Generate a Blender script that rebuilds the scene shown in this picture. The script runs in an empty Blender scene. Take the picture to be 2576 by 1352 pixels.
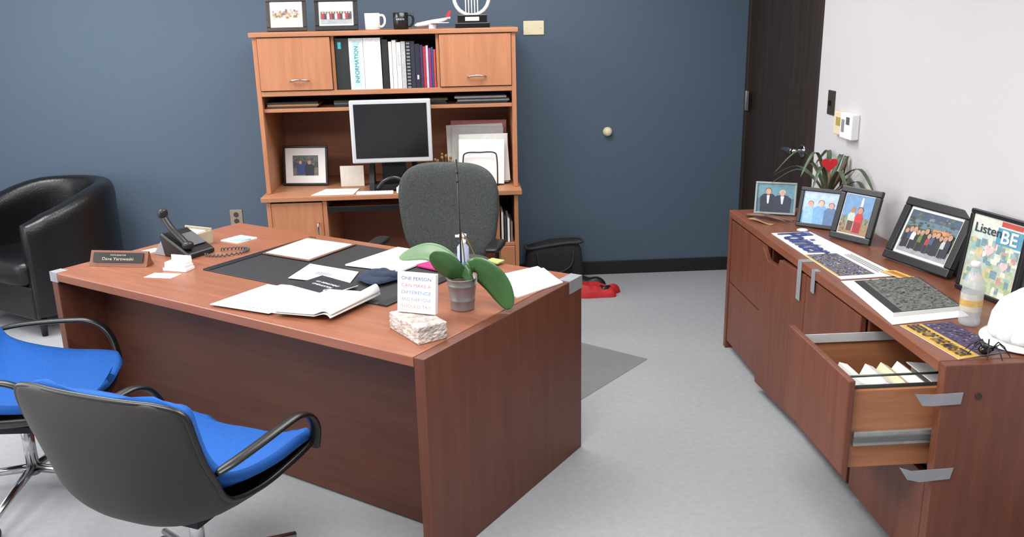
import bpy, bmesh, math, random
from mathutils import Vector, Matrix, Euler, noise
random.seed(7)
sc=bpy.context.scene
COL=bpy.context.collection
# ------------------------------------------------------------ materials
def lin(c):
    return tuple(((v/255)/12.92 if v/255<=.04045 else ((v/255+.055)/1.055)**2.4) for v in c)
_m={}
def M(name,col,rough=.6,metal=0.,var=.06,scale=30,bump=0.,bscale=200,coat=0.,alpha=1.,trans=0.,spec=.5):
    if name in _m: return _m[name]
    m=bpy.data.materials.new(name);m.use_nodes=True;nt=m.node_tree;b=nt.nodes['Principled BSDF']
    c=lin(col)
    tc=nt.nodes.new('ShaderNodeTexCoord')
    n=nt.nodes.new('ShaderNodeTexNoise');n.inputs['Scale'].default_value=scale;n.inputs['Detail'].default_value=3
    nt.links.new(tc.outputs['Object'],n.inputs['Vector'])
    r=nt.nodes.new('ShaderNodeValToRGB')
    r.color_ramp.elements[0].position=.3;r.color_ramp.elements[1].position=.7
    r.color_ramp.elements[0].color=(*[v*(1-var) for v in c],1);r.color_ramp.elements[1].color=(*[min(1,v*(1+var)) for v in c],1)
    nt.links.new(n.outputs['Fac'],r.inputs['Fac']);nt.links.new(r.outputs['Color'],b.inputs['Base Color'])
    b.inputs['Roughness'].default_value=rough;b.inputs['Metallic'].default_value=metal
    b.inputs['Coat Weight'].default_value=coat;b.inputs['Alpha'].default_value=alpha
    b.inputs['Transmission Weight'].default_value=trans
    b.inputs['Specular IOR Level'].default_value=spec
    if bump>0:
        n2=nt.nodes.new('ShaderNodeTexNoise');n2.inputs['Scale'].default_value=bscale;n2.inputs['Detail'].default_value=4
        nt.links.new(tc.outputs['Object'],n2.inputs['Vector'])
        bp=nt.nodes.new('ShaderNodeBump');bp.inputs['Strength'].default_value=bump;bp.inputs['Distance'].default_value=.01
        nt.links.new(n2.outputs['Fac'],bp.inputs['Height']);nt.links.new(bp.outputs['Normal'],b.inputs['Normal'])
    _m[name]=m;return m
def W(name,c1,c2,axis='x',rough=.38,scale=1.):
    if name in _m: return _m[name]
    m=bpy.data.materials.new(name);m.use_nodes=True;nt=m.node_tree;b=nt.nodes['Principled BSDF']
    tc=nt.nodes.new('ShaderNodeTexCoord');mp=nt.nodes.new('ShaderNodeMapping')
    s=[22*scale]*3;s['xyz'.index(axis)]=1.3*scale;mp.inputs['Scale'].default_value=s
    nt.links.new(tc.outputs['Object'],mp.inputs['Vector'])
    n=nt.nodes.new('ShaderNodeTexNoise');n.inputs['Scale'].default_value=1.4;n.inputs['Detail'].default_value=5;n.inputs['Distortion'].default_value=.6
    nt.links.new(mp.outputs[0],n.inputs['Vector'])
    n2=nt.nodes.new('ShaderNodeTexNoise');n2.inputs['Scale'].default_value=8;n2.inputs['Detail'].default_value=4
    nt.links.new(mp.outputs[0],n2.inputs['Vector'])
    mx=nt.nodes.new('ShaderNodeMath');mx.operation='MULTIPLY_ADD';mx.inputs[1].default_value=.35
    nt.links.new(n2.outputs['Fac'],mx.inputs[0]);
    m3=nt.nodes.new('ShaderNodeMath');m3.operation='MULTIPLY';m3.inputs[1].default_value=.65
    nt.links.new(n.outputs['Fac'],m3.inputs[0]);nt.links.new(m3.outputs[0],mx.inputs[2])
    r=nt.nodes.new('ShaderNodeValToRGB');r.color_ramp.elements[0].position=.33;r.color_ramp.elements[1].position=.66
    r.color_ramp.elements[0].color=(*lin(c1),1);r.color_ramp.elements[1].color=(*lin(c2),1)
    nt.links.new(mx.outputs[0],r.inputs['Fac']);nt.links.new(r.outputs['Color'],b.inputs['Base Color'])
    b.inputs['Roughness'].default_value=rough
    bp=nt.nodes.new('ShaderNodeBump');bp.inputs['Strength'].default_value=.05;bp.inputs['Distance'].default_value=.005
    nt.links.new(n2.outputs['Fac'],bp.inputs['Height']);nt.links.new(bp.outputs['Normal'],b.inputs['Normal'])
    _m[name]=m;return m
def P(c,rough=.45): # printed ink colours
    return M('print_%02x%02x%02x'%c,c,rough,var=.12,scale=60)
white=M('paper_white',(232,232,232),.7,var=.02)
paper2=M('paper_offwhite',(222,220,216),.7,var=.02)
black=M('black_plastic',(20,20,21),.4)
blackm=M('black_matte',(24,24,26),.75)
chrome=M('chrome',(200,200,202),.18,metal=1.,var=.02)
silver=M('brushed_aluminium',(205,207,210),.35,metal=.35,var=.02)
steel=M('dull_steel',(120,120,120),.45,metal=.6)
tape=M('duct_tape',(150,152,157),.42,metal=.2,var=.10,scale=18)
# ------------------------------------------------------------ mesh builder
def cr(pts,n=6,closed=False):
    pts=[Vector(p) for p in pts];o=[];N=len(pts)
    rng=range(N if closed else N-1)
    for i in rng:
        g=lambda k: pts[k%N] if closed else pts[max(0,min(N-1,k))]
        a,b,c,d=g(i-1),g(i),g(i+1),g(i+2)
        for j in range(n):
            t=j/n;o.append(.5*((2*b)+(c-a)*t+(2*a-5*b+4*c-d)*t*t+(3*b-a-3*c+d)*t**3))
    if not closed:o.append(pts[-1])
    return o
class MB:
    def __init__(s): s.bm=bmesh.new();s.mats=[]
    def mi(s,m):
        if m not in s.mats:s.mats.append(m)
        return s.mats.index(m)
    def _f(s,vs,m,sm=False):
        try:f=s.bm.faces.new(vs)
        except ValueError:return None
        f.material_index=s.mi(m);f.smooth=sm;return f
    def box(s,x0,x1,y0,y1,z0,z1,m,mx=None):
        c=[Vector((x,y,z)) for z in(z0,z1) for y in(y0,y1) for x in(x0,x1)]
        if mx:c=[mx@v for v in c]
        v=[s.bm.verts.new(p) for p in c]
        for q in((0,2,3,1),(4,5,7,6),(0,1,5,4),(2,6,7,3),(0,4,6,2),(1,3,7,5)):s._f([v[i] for i in q],m)
        return s
    def prism(s,pts,z0,z1,m,mx=None,side=None,sm=False):
        ar=sum(pts[i][0]*pts[(i+1)%len(pts)][1]-pts[(i+1)%len(pts)][0]*pts[i][1] for i in range(len(pts)))
        if ar<0:pts=pts[::-1]
        a=[Vector((p[0],p[1],z0)) for p in pts];b=[Vector((p[0],p[1],z1)) for p in pts]
        if mx:a=[mx@v for v in a];b=[mx@v for v in b]
        a=[s.bm.verts.new(p) for p in a];b=[s.bm.verts.new(p) for p in b];n=len(a)
        s._f(a[::-1],side or m);s._f(b,m)
        for i in range(n):s._f([a[i],a[(i+1)%n],b[(i+1)%n],b[i]],side or m,sm)
        return s
    def poly(s,pts,m):
        s._f([s.bm.verts.new(Vector(p)) for p in pts],m);return s
    def tube(s,pts,r,m,seg=10,closed=False,flat=None,up=None):
        pts=[Vector(p) for p in pts];N=len(pts)
        rs=list(r) if isinstance(r,(list,tuple)) else [r]*N
        while len(rs)<N:rs.append(rs[-1])
        rings=[];nrm=None
        for i,p in enumerate(pts):
            if closed:t=(pts[(i+1)%N]-pts[i-1])
            else:t=pts[min(N-1,i+1)]-pts[max(0,i-1)]
            t.normalize()
            if nrm is None:
                a=Vector(up) if up else (Vector((0,0,1)) if abs(t.z)<.9 else Vector((1,0,0)))
                nrm=(a-t*a.dot(t)).normalized()
            else:
                nrm=(nrm-t*nrm.dot(t)).normalized()
            bn=t.cross(nrm);fa,fb=flat or(1,1)
            rings.append([s.bm.verts.new(p+(nrm*math.cos(2*math.pi*k/seg)*fa+bn*math.sin(2*math.pi*k/seg)*fb)*rs[i]) for k in range(seg)])
        for i in range(N if closed else N-1):
            A,B=rings[i],rings[(i+1)%N]
            for k in range(seg):s._f([A[k],A[(k+1)%seg],B[(k+1)%seg],B[k]],m,True)
        if not closed:
            s._f(rings[0][::-1],m);s._f(rings[-1],m)
        return s
    def cyl(s,p0,p1,r0,m,r1=None,seg=24):
        return s.tube([p0,p1],[r0,r0 if r1 is None else r1],m,seg)
    def lathe(s,prof,m,c=(0,0,0),seg=32,ms=None):
        rings=[]
        for r,z in prof:
            rings.append([s.bm.verts.new((c[0]+max(r,1e-4)*math.cos(2*math.pi*k/seg),c[1]+max(r,1e-4)*math.sin(2*math.pi*k/seg),c[2]+z)) for k in range(seg)])
        for i in range(len(rings)-1):
            mm=ms[i] if ms else m
            for k in range(seg):s._f([rings[i][k],rings[i][(k+1)%seg],rings[i+1][(k+1)%seg],rings[i+1][k]],mm,True)
        return s
    def surf(s,fn,nu,nv,m,cu=False,mf=None):
        g=[[s.bm.verts.new(Vector(fn(i/nu,j/nv))) for j in range(nv+1)] for i in range(nu+(0 if cu else 1))]
        n=len(g)
        for i in range(nu):
            for j in range(nv):
                A=g[i%n];B=g[(i+1)%n];s._f([A[j],B[j],B[j+1],A[j+1]],mf(i/nu,j/nv) if mf else m,True)
        return s
    def sell(s,c,rx,ry,rz,m,e1=.5,e2=.5,df=None,nu=36,nv=18,mf=None):
        sg=lambda v,e:math.copysign(abs(v)**e,v)
        def fn(u,v):
            a=2*math.pi*u;b=-math.pi/2+math.pi*v
            p=Vector((rx*sg(math.cos(b),e1)*sg(math.cos(a),e2),ry*sg(math.cos(b),e1)*sg(math.sin(a),e2),rz*sg(math.sin(b),e1)))
            if df:p=df(p)
            return p+Vector(c)
        return s.surf(fn,nu,nv,m,cu=True,mf=mf)
    def obj(s,name,parent=None,bevel=0.,wo=True,solid=0.,sub=0,label=None,weld=True,**kw):
        if weld:bmesh.ops.remove_doubles(s.bm,verts=s.bm.verts,dist=1e-5)
        if parent is not None and wo:
            s.bm.transform(WM[parent.name].inverted())
        me=bpy.data.meshes.new(name)
        if solid==0 : bmesh.ops.recalc_face_normals(s.bm,faces=s.bm.faces)
        s.bm.to_mesh(me);s.bm.free()
        for m in s.mats:me.materials.append(m)
        o=bpy.data.objects.new(name,me);COL.objects.link(o)
        if parent is not None:
            o.parent=parent;WM[o.name]=WM[parent.name].copy()
        else:
            WM[o.name]=Matrix.Identity(4)
        if solid:
            d=o.modifiers.new('s','SOLIDIFY');d.thickness=solid;d.offset=0
        if bevel:
            d=o.modifiers.new('b','BEVEL');d.width=bevel;d.segments=2;d.limit_method='ANGLE';d.angle_limit=math.radians(50)
        if sub:
            d=o.modifiers.new('ss','SUBSURF');d.levels=sub;d.render_levels=sub
        if label:o['label']=label
        return o
WM={}
def recenter(o,loc):
    o.data.transform(Matrix.Translation(-Vector(loc)));o.location=loc;WM[o.name]=Matrix.Translation(Vector(loc))
def top(o,label,cat,group=None,center=True):
    o['label']=label;o['category']=cat
    if group:o['group']=group
    if center and o.type=='MESH' and o.location.length<1e-6:
        vs=[v.co for v in o.data.vertices]
        c=[(min(v[i] for v in vs)+max(v[i] for v in vs))/2 for i in range(2)]+[min(v.z for v in vs)]
        recenter(o,c)
    return o
def thing(name,label,cat,loc,rot=(0,0,0),group=None):
    e=bpy.data.objects.new(name,None);e.empty_display_size=.05;COL.objects.link(e)
    e.location=loc;e.rotation_euler=rot;e['label']=label;e['category']=cat
    if group:e['group']=group
    WM[e.name]=Matrix.Translation(Vector(loc))@Euler(rot).to_matrix().to_4x4()
    return e
def struct(o):
    o['kind']='structure';return o
def text(parent,body,m,mx,w=None,h=None,name='lettering',bold=.0,label=None):
    cu=bpy.data.curves.new('t','FONT');cu.body=body;cu.size=1;cu.offset=bold;cu.align_x='CENTER'
    ob=bpy.data.objects.new('t',cu);COL.objects.link(ob);bpy.context.view_layer.update()
    me=bpy.data.meshes.new_from_object(ob.evaluated_get(bpy.context.evaluated_depsgraph_get()))
    bpy.data.objects.remove(ob)
    xs=[v.co.x for v in me.vertices];ys=[v.co.y for v in me.vertices]
    cx=(min(xs)+max(xs))/2;cy=(min(ys)+max(ys))/2;dx=max(xs)-min(xs);dy=max(ys)-min(ys)
    sx=(w/dx) if w else None;sy=(h/dy) if h else None
    sx=sx or sy;sy=sy or sx
    me.transform(Matrix.Diagonal((sx,sy,1,1))@Matrix.Translation((-cx,-cy,0)));me.transform(mx)
    me.materials.clear();me.materials.append(m)
    o=bpy.data.objects.new(name,me);COL.objects.link(o);o.parent=parent;WM[o.name]=WM[parent.name].copy()
    if label:o['label']=label
    return o
VX=Matrix.Rotation(math.pi/2,4,'X')
T=Matrix.Translation
RZ=lambda a:Matrix.Rotation(a,4,'Z')
S=Matrix(((0,0,1,0),(1,0,0,0),(0,1,0,0),(0,0,0,1)))  # (a,b,c)->(c,a,b)
# ------------------------------------------------------------ room
blue=M('blue_wall_paint',(74,91,109),.7,var=.04,scale=120,bump=.05,bscale=260)
pale=M('pale_wall_paint',(198,196,199),.85,var=.01,scale=3)
ceilm=M('ceiling_tile',(225,225,222),.9)
carpet=M('grey_carpet',(153,155,159),.95,var=.05,scale=40,bump=.15,bscale=400)
basem=M('black_base',(20,20,24),.6)
doorm=W('dark_door_wood',(36,27,23),(52,40,34),'z',.45)
YW=5.79;XR=1.879;XL=-3.6;YF=-1.6;ZC=2.6
struct(MB().box(XL-.1,XR+.2,YF-.1,YW+.1,-.1,0,carpet).obj('floor'))
struct(MB().box(XL-.1,XR+.2,YF-.1,YW+.1,ZC,ZC+.1,ceilm).obj('ceiling'))
struct(MB().box(XL-.1,XR+.2,YW,YW+.1,0,ZC,blue).obj('wall_back'))
struct(MB().box(XL-.1,XL,YF,YW,0,ZC,pale).obj('wall_left'))
struct(MB().box(XL-.1,XR+.2,YF-.1,YF,0,ZC,pale).obj('wall_front'))
struct(MB().box(XR,XR+.12,YF,4.63,0,ZC,pale).box(XR,XR+.12,4.63,YW,2.12,ZC,pale).box(XR+.1,XR+.2,4.6,YW,0,2.12,pale).obj('wall_right'))
struct(MB().box(XL,XR,YW-.012,YW,0,.092,basem).obj('baseboard_back',bevel=.003))
struct(MB().box(XR-.012,XR,YF,4.62,0,.092,basem).obj('baseboard_right',bevel=.003))
struct(MB().box(XL,XL+.012,YF,YW,0,.092,basem).obj('baseboard_left',bevel=.003))
struct(MB().box(XR-.012,XR+.06,4.605,4.70,0,2.15,doorm).box(XR-.012,XR+.06,5.74,YW-.001,.0,2.15,doorm).box(XR-.012,XR+.06,4.605,YW-.001,2.08,2.17,doorm).obj('trim_1',bevel=.003))
d=struct(MB().box(XR+.02,XR+.065,4.703,5.738,.01,2.078,doorm).obj('door_1',bevel=.002))
MB().cyl((XR+.02,4.80,.965),(XR+.008,4.80,.965),.036,chrome).cyl((XR+.01,4.80,.965),(XR-.05,4.80,.965),.012,chrome)\
  .tube(cr([(XR-.05,4.79,.965),(XR-.055,4.83,.967),(XR-.052,4.90,.964),(XR-.045,4.96,.955)],5),[.013,.014,.016,.017,.017,.016,.015,.015,.014,.013,.013,.012,.012,.011,.010,.008],chrome,10,flat=(1.1,.8)).obj('door_handle',d,label='polished metal lever handle')
MB().cyl((XR-.014,5.735,1.09),(XR-.014,5.735,1.215),.009,steel).box(XR-.013,XR-.010,5.70,5.77,1.09,1.215,steel).obj('hinge',d,bevel=.001,label='steel butt hinge')
# ------------------------------------------------------------ wall things
cream=M('cream_plastic',(222,210,178),.5,var=.02)
o=thing('wall_plate','cream blank wall plate screwed to the blue wall','wall plate',(.495,YW,1.59))
MB().box(.43,.56,YW-.008,YW,1.592,1.678,cream).obj('plate',o,bevel=.003)
MB().cyl((.452,YW-.010,1.635),(.452,YW-.007,1.635),.004,silver,seg=10).obj('screw',o)
MB().cyl((.538,YW-.010,1.635),(.538,YW-.007,1.635),.004,silver,seg=10).obj('screw',o)
o=thing('door_stop','round cream rubber door stop fixed on the blue wall','door stop',(.97,YW,.97))
MB().cyl((.97,YW,.97),(.97,YW-.012,.97),.030,cream).obj('mounting_disc',o,bevel=.002)
MB().sell((.97,YW-.022,.97),.027,.02,.027,cream,1,1).obj('rubber_bumper',o)
o=thing('wall_outlet','grey duplex power outlet with steel plate on the blue wall','power outlet',(-1.47,YW,.42))
MB().box(-1.51,-1.43,YW-.006,YW,.42,.53,M('outlet_plate',(150,140,125),.4,metal=.3)).obj('plate',o,bevel=.002)
for z in(.455,.497):
    MB().cyl((-1.47,YW-.009,z),(-1.47,YW-.005,z),.016,M('outlet_brown',(60,48,42),.5),seg=20).obj('socket',o)
o=thing('light_switch','dark brown toggle light switch on the pale wall','light switch',(XR,4.43,1.20))
sw=M('switch_brown',(58,52,48),.4)
MB().box(XR-.007,XR,4.385,4.465,1.205,1.325,sw).obj('plate',o,bevel=.002)
MB().box(XR-.02,XR-.005,4.42,4.43,1.25,1.275,black).obj('toggle',o,bevel=.002)
o=thing('thermostat','white and cream wall thermostat with small grey display','thermostat',(XR,4.2,1.12))
MB().box(XR-.025,XR,4.22,4.33,1.125,1.235,cream).obj('backplate',o,bevel=.004)
MB().box(XR-.04,XR,4.09,4.22,1.12,1.24,white).obj('housing',o,bevel=.005)
MB().box(XR-.042,XR-.038,4.17,4.20,1.15,1.21,P((140,142,145))).obj('display',o)
MB().box(XR-.042,XR-.038,4.115,4.15,1.19,1.225,P((90,95,100))).obj('button',o,label='grey push button')
MB().box(XR-.027,XR-.024,4.25,4.30,1.17,1.21,P((175,150,90))).obj('dial',o,label='gold coloured dial window')
# ------------------------------------------------------------ main desk
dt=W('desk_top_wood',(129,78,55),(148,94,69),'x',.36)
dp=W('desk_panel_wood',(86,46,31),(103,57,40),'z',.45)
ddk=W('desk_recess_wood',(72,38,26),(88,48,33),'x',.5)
PHI=-.6275
desk=thing('executive_desk','large reddish-brown wooden executive desk strewn with papers','desk',(-.129,2.505,0),(0,0,PHI))
L,D=1.956,1.003
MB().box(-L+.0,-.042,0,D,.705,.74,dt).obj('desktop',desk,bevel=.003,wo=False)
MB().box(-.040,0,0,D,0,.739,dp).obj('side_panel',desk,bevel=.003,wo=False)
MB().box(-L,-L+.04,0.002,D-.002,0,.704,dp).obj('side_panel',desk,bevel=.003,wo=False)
MB().box(-L+.04,-.04,.20,.222,.012,.704,ddk).obj('modesty_panel',desk,wo=False)
for x0,x1 in((-L+.041,-L+.46),(-.46,-.041)):
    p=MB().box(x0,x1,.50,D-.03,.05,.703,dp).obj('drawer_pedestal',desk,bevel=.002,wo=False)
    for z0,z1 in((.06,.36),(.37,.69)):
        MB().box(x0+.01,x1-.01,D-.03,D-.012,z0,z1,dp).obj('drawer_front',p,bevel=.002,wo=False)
MB().box(-L-.0015,-L+.05,-.0015,.05,.70,.7415,tape).obj('tape_strip',desk,wo=False,label='grey duct tape on the corner')
MB().box(-.05,.0015,D-.10,D+.0015,.69,.7415,tape).obj('tape_strip',desk,wo=False,label='grey duct tape on the corner')
# ------------------------------------------------------------ computer desk + hutch
hw=W('hutch_wood',(154,103,72),(171,118,86),'x',.45)
hwv=W('hutch_wood_vertical',(158,103,70),(177,120,86),'z',.45)
hin=W('hutch_inner_wood',(134,82,57),(152,96,69),'x',.5)
cd=thing('computer_desk','medium-brown wooden computer desk against the blue wall','desk',(-.39,5.43,0))
MB().box(-1.145,.355,5.08,5.78,.712,.74,hw).obj('desktop',cd,bevel=.003)
MB().box(-1.12,-1.095,5.10,5.77,0,.711,hwv).box(-.80,-.775,5.10,5.77,0,.711,hwv).box(.20,.222,5.10,5.77,0,.711,hwv).box(.31,.333,5.10,5.77,0,.711,hwv).box(-1.095,-.80,5.12,5.77,.04,.06,hwv).box(.222,.31,5.11,5.77,.40,.42,hwv).box(-.775,.20,5.74,5.76,.10,.711,hin).box(.222,.31,5.74,5.76,.05,.711,hin).obj('body',cd,bevel=.002)
dd=MB().box(-1.093,-.802,5.098,5.118,.06,.70,hwv).obj('door',cd,bevel=.002)
MB().tube(cr([(-.83,5.098,.50),(-.83,5.07,.505),(-.83,5.07,.575),(-.83,5.098,.58)],4),.005,chrome,8).obj('handle',dd)
MB().box(.224,.308,5.098,5.118,.03,.398,hwv).obj('door',cd,bevel=.002)
MB().box(-.773,.198,5.11,5.45,.640,.656,hw).box(-.773,.198,5.104,5.112,.640,.672,black).obj('keyboard_tray',cd,bevel=.002)
hu=thing('desk_hutch','brown wooden desk hutch with two cabinet doors and open shelf','hutch',(-.39,5.48,.74))
MB().box(-1.13,-1.105,5.19,5.77,.741,1.626,hwv).box(.315,.34,5.19,5.77,.741,1.626,hwv).box(-1.105,.315,5.75,5.765,.741,1.626,hin)\
 .box(-1.105,.315,5.20,5.75,1.302,1.325,hw).box(-1.105,.315,5.21,5.75,1.208,1.228,hw).box(-.70,-.682,5.205,5.75,1.325,1.626,hwv).box(-.112,-.094,5.205,5.75,1.325,1.626,hwv)\
 .box(-1.105,.315,5.19,5.20,1.300,1.328,hw).obj('carcass',hu,bevel=.002)
MB().box(-1.145,.355,5.175,5.775,1.626,1.652,hw).obj('top_board',hu,bevel=.003)
for x0,x1,hx in((-1.103,-.702,-.885),(-.092,.313,.115)):
    dd=MB().box(x0,x1,5.183,5.203,1.332,1.622,hwv).obj('door',hu,bevel=.002)
    MB().tube(cr([(hx-.05,5.184,1.385),(hx-.042,5.165,1.388),(hx,5.158,1.392),(hx+.042,5.165,1.388),(hx+.05,5.184,1.385)],4),.005,chrome,8).obj('handle',dd,label='arched chrome handle')
# ------------------------------------------------------------ books
def book(name,x0,x1,h,dep,col,label,cat,z=1.3255,y0=5.215,group='books and binders on the hutch shelf',ms=None):
    c=P(col);mb=MB();t=.0025
    mb.box(x0,x1,y0,y0+t,z,z+h,c).box(x0,x0+t,y0+t,y0+dep,z,z+h,c).box(x1-t,x1,y0+t,y0+dep,z,z+h,c)
    mb.box(x0+t,x1-t,y0+.008,y0+dep-.006,z+.004,z+h-.004,paper2)
    if ms:
        for (a,b,cc,f0,f1) in ms: mb.box(x0+(x1-x0)*f0,x0+(x1-x0)*f1,y0-.0008,y0+.0005,z+h*a,z+h*b,P(cc))
    return top(mb.obj(name),label+' on the hutch shelf',cat,group)
b=book('ring_binder',-.678,-.604,.285,.27,(28,32,34),'black ring binder with a small teal sticker','binder',ms=[(.80,.93,(60,160,170),.2,.45)])
b=book('ring_binder',-.602,-.522,.285,.27,(216,220,222),'white ring binder with teal printed spine','binder',ms=[(.05,.95,(170,208,212),.25,.75)])
text(b,'INFORMATION',P((40,110,120)),T((0,-.1365,.14))@VX@RZ(math.pi/2),w=.20,h=.022)
b=book('ring_binder',-.520,-.424,.285,.27,(226,226,228),'thick plain white ring binder','binder')
b=book('book',-.418,-.384,.275,.25,(24,24,28),'black hardback book','book')
b=book('book',-.380,-.362,.262,.25,(205,202,195),'slim cream softcover book','book')
b=book('book',-.360,-.338,.270,.25,(215,212,204),'cream bound report','book')
b=book('book',-.336,-.312,.258,.25,(212,214,216),'white bound report with label','book',ms=[(.5,.8,(180,180,180),.2,.8)])
b=book('book',-.310,-.286,.262,.24,(168,168,170),'grey bound report','book')
b=book('spiral_notebook',-.282,-.258,.262,.23,(20,22,30),'black spiral-bound notebook','notebook',ms=[(i/14+.01,i/14+.045,(120,120,125),.1,.9) for i in range(14)])
b=book('book',-.256,-.234,.262,.23,(30,34,52),'navy hardback book','book')
b=book('book',-.232,-.205,.246,.22,(24,28,48),'dark navy hardback book','book',ms=[(.2,.3,(180,180,190),.3,.7)])
b=book('book',-.203,-.188,.240,.22,(60,30,70),'purple paperback book','book')
b=book('book',-.186,-.172,.232,.21,(150,40,50),'red paperback book','book')
b=book('book',-.170,-.158,.236,.21,(180,170,190),'pale lilac paperback book','book')
b=book('book',-.156,-.142,.222,.21,(120,40,90),'magenta paperback book','book')
b=book('book',-.140,-.130,.226,.21,(50,60,120),'blue paperback book','book')
b=book('book',-.128,-.116,.214,.21,(170,60,50),'orange-red paperback book','book')
def stack(name,x0,x1,y0,y1,z,layers,label,cat,group=None,jit=.01):
    mb=MB()
    for t,c in layers:
        j=random.uniform(-jit,jit);k=random.uniform(-jit,jit)
        mb.box(x0+j,x1+j,y0+k,y1+k,z,z+t,c if not isinstance(c,tuple) else P(c));z+=t
    return top(mb.obj(name,weld=False),label,cat,group)
stack('folder_stack',-1.09,-.80,5.235,5.50,1.2285,[(.012,(60,40,30)),(.01,(150,110,70)),(.012,(35,30,32))],'stack of brown and dark folders on the low shelf','folders')
stack('folder_stack',-.70,-.40,5.235,5.50,1.2285,[(.015,(25,25,28)),(.012,(90,92,96)),(.01,(30,30,34))],'stack of dark folders on the low shelf','folders')
stack('folder_stack',-.36,-.06,5.235,5.50,1.2285,[(.012,(40,40,46)),(.01,(22,22,24)),(.012,(90,70,50))],'stack of black folders on the low shelf','folders')
stack('document_tray',-.01,.29,5.235,5.50,1.2285,[(.014,(30,30,32)),(.01,(110,112,115)),(.008,(26,26,28)),(.01,(150,150,152))],'stack of grey and black document trays on the shelf','document tray')
# ------------------------------------------------------------ picture frames
def fig(mb,x,z,hh,col,head=(190,150,125),y=0,wd=.28,legs=None,hair=None):
    w=hh*wd;yy=y
    mb.poly([(x-w/2,yy,z),(x+w/2,yy,z),(x+w*.55,yy,z+hh*.62),(x+w*.3,yy,z+hh*.76),(x-w*.3,yy,z+hh*.76),(x-w*.55,yy,z+hh*.62)],P(col))
    if legs: mb.poly([(x-w*.42,yy-.0001,z),(x+w*.42,yy-.0001,z),(x+w*.45,yy-.0001,z+hh*.4),(x-w*.45,yy-.0001,z+hh*.4)],P(legs))
    r=hh*.115;c=z+hh*.86
    if hair: mb.poly([(x+r*1.15*math.cos(a*math.pi/5),yy-.0001,c+r*.25+r*1.1*math.sin(a*math.pi/5)) for a in range(10)],P(hair))
    mb.poly([(x+r*math.cos(a*math.pi/5),yy-.0003,c+1.15*r*math.sin(a*math.pi/5)) for a in range(10)],P(head))
def frame(label,w,h,bottom,yaw,tilt,fc,bw,mat,draw,th=.016,group=None,stand=True,tex=None):
    cx,cy,cz=bottom
    o=thing('framed_photo',label,'picture frame',(cx,cy,cz+th*math.sin(tilt)+.0005),(-tilt,0,yaw),group)
    fm=M('frame_%02x%02x%02x'%fc,fc,.35)
    mb=MB();bv=bw
    xo=w/2
    for (a,b,c,d) in((-xo,xo,0,bv),(-xo,xo,h-bv,h),(-xo,-xo+bv,bv,h-bv),(xo-bv,xo,bv,h-bv)):
        mb.box(a,b,0,th,c,d,fm)
    mb.box(-xo+bv*.9,xo-bv*.9,th*.55,th-.001,bv*.9,h-bv*.9,blackm)
    mb.obj('surround',o,bevel=min(.004,bw*.2),wo=False,weld=False)
    if mat:
        MB().box(-xo+bv,xo-bv,th*.42,th*.54,bv,h-bv,white).obj('mat_board',o,wo=False)
    x0,x1,z0,z1=-xo+bv+mat,xo-bv-mat,bv+mat,h-bv-mat
    mb=MB();y=th*.40
    draw(mb,x0,x1,z0,z1,y)
    mb.obj('print',o,wo=False,weld=False)
    if stand:
        dd=h*.55*math.sin(tilt)+.035
        q=(0,dd*math.cos(tilt),dd*math.sin(tilt))
        s=MB();a=Vector((0,th,h*.62));b=Vector(q);n=Vector((.022,0,0))
        pts=[a-n*.6,a+n*.6,b+n,b-n];e=Vector((0,.003,.001))
        v=[s.bm.verts.new(p) for p in pts]+[s.bm.verts.new(p+e) for p in pts]
        for f in((0,1,2,3),(7,6,5,4),(0,4,5,1),(1,5,6,2),(2,6,7,3),(3,7,4,0)):s._f([v[i] for i in f],blackm)
        s.obj('easel_stand',o,wo=False)
    return o
def bgd(mb,x0,x1,z0,z1,y,bands):
    for f0,f1,c in bands:
        mb.poly([(x0,y,z0+(z1-z0)*f0),(x1,y,z0+(z1-z0)*f0),(x1,y,z0+(z1-z0)*f1),(x0,y,z0+(z1-z0)*f1)],P(c))
def speck(mb,x0,x1,z0,z1,y,n,cols,s=.06,zr=(0,1)):
    W_=x1-x0;H_=z1-z0
    for i in range(n):
        a=random.uniform(0,1-s);b=random.uniform(zr[0],max(zr[0],zr[1]-s));w=random.uniform(.3,1)*s;h=random.uniform(.3,1)*s
        e=.00005+.0000015*i
        mb.poly([(x0+W_*a,y-e,z0+H_*b),(x0+W_*(a+w),y-e,z0+H_*b),(x0+W_*(a+w),y-e,z0+H_*(b+h)),(x0+W_*a,y-e,z0+H_*(b+h))],P(random.choice(cols)))
def dr_portrait(mb,x0,x1,z0,z1,y):
    W_=x1-x0;H_=z1-z0
    bgd(mb,x0,x1,z0,z1,y,[(0,.5,(80,120,135)),(.5,1,(105,150,165))])
    fig(mb,x0+W_*.3,z0,H_*.85,(40,45,60),(205,160,135),y-.0005,.6,hair=(60,45,40))
    fig(mb,x0+W_*.68,z0,H_*.8,(45,50,72),(215,170,150),y-.0012,.7,hair=(225,225,225))
    mb.poly([(x0+W_*.66,y-.0016,z0+H_*.3),(x0+W_*.70,y-.0016,z0+H_*.3),(x0+W_*.73,y-.0016,z0+H_*.58),(x0+W_*.63,y-.0016,z0+H_*.58)],P((225,225,230)))
    mb.poly([(x0+W_*.28,y-.0010,z0+H_*.3),(x0+W_*.32,y-.0010,z0+H_*.3),(x0+W_*.34,y-.0010,z0+H_*.6),(x0+W_*.26,y-.0010,z0+H_*.6)],P((225,225,230)))
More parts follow.
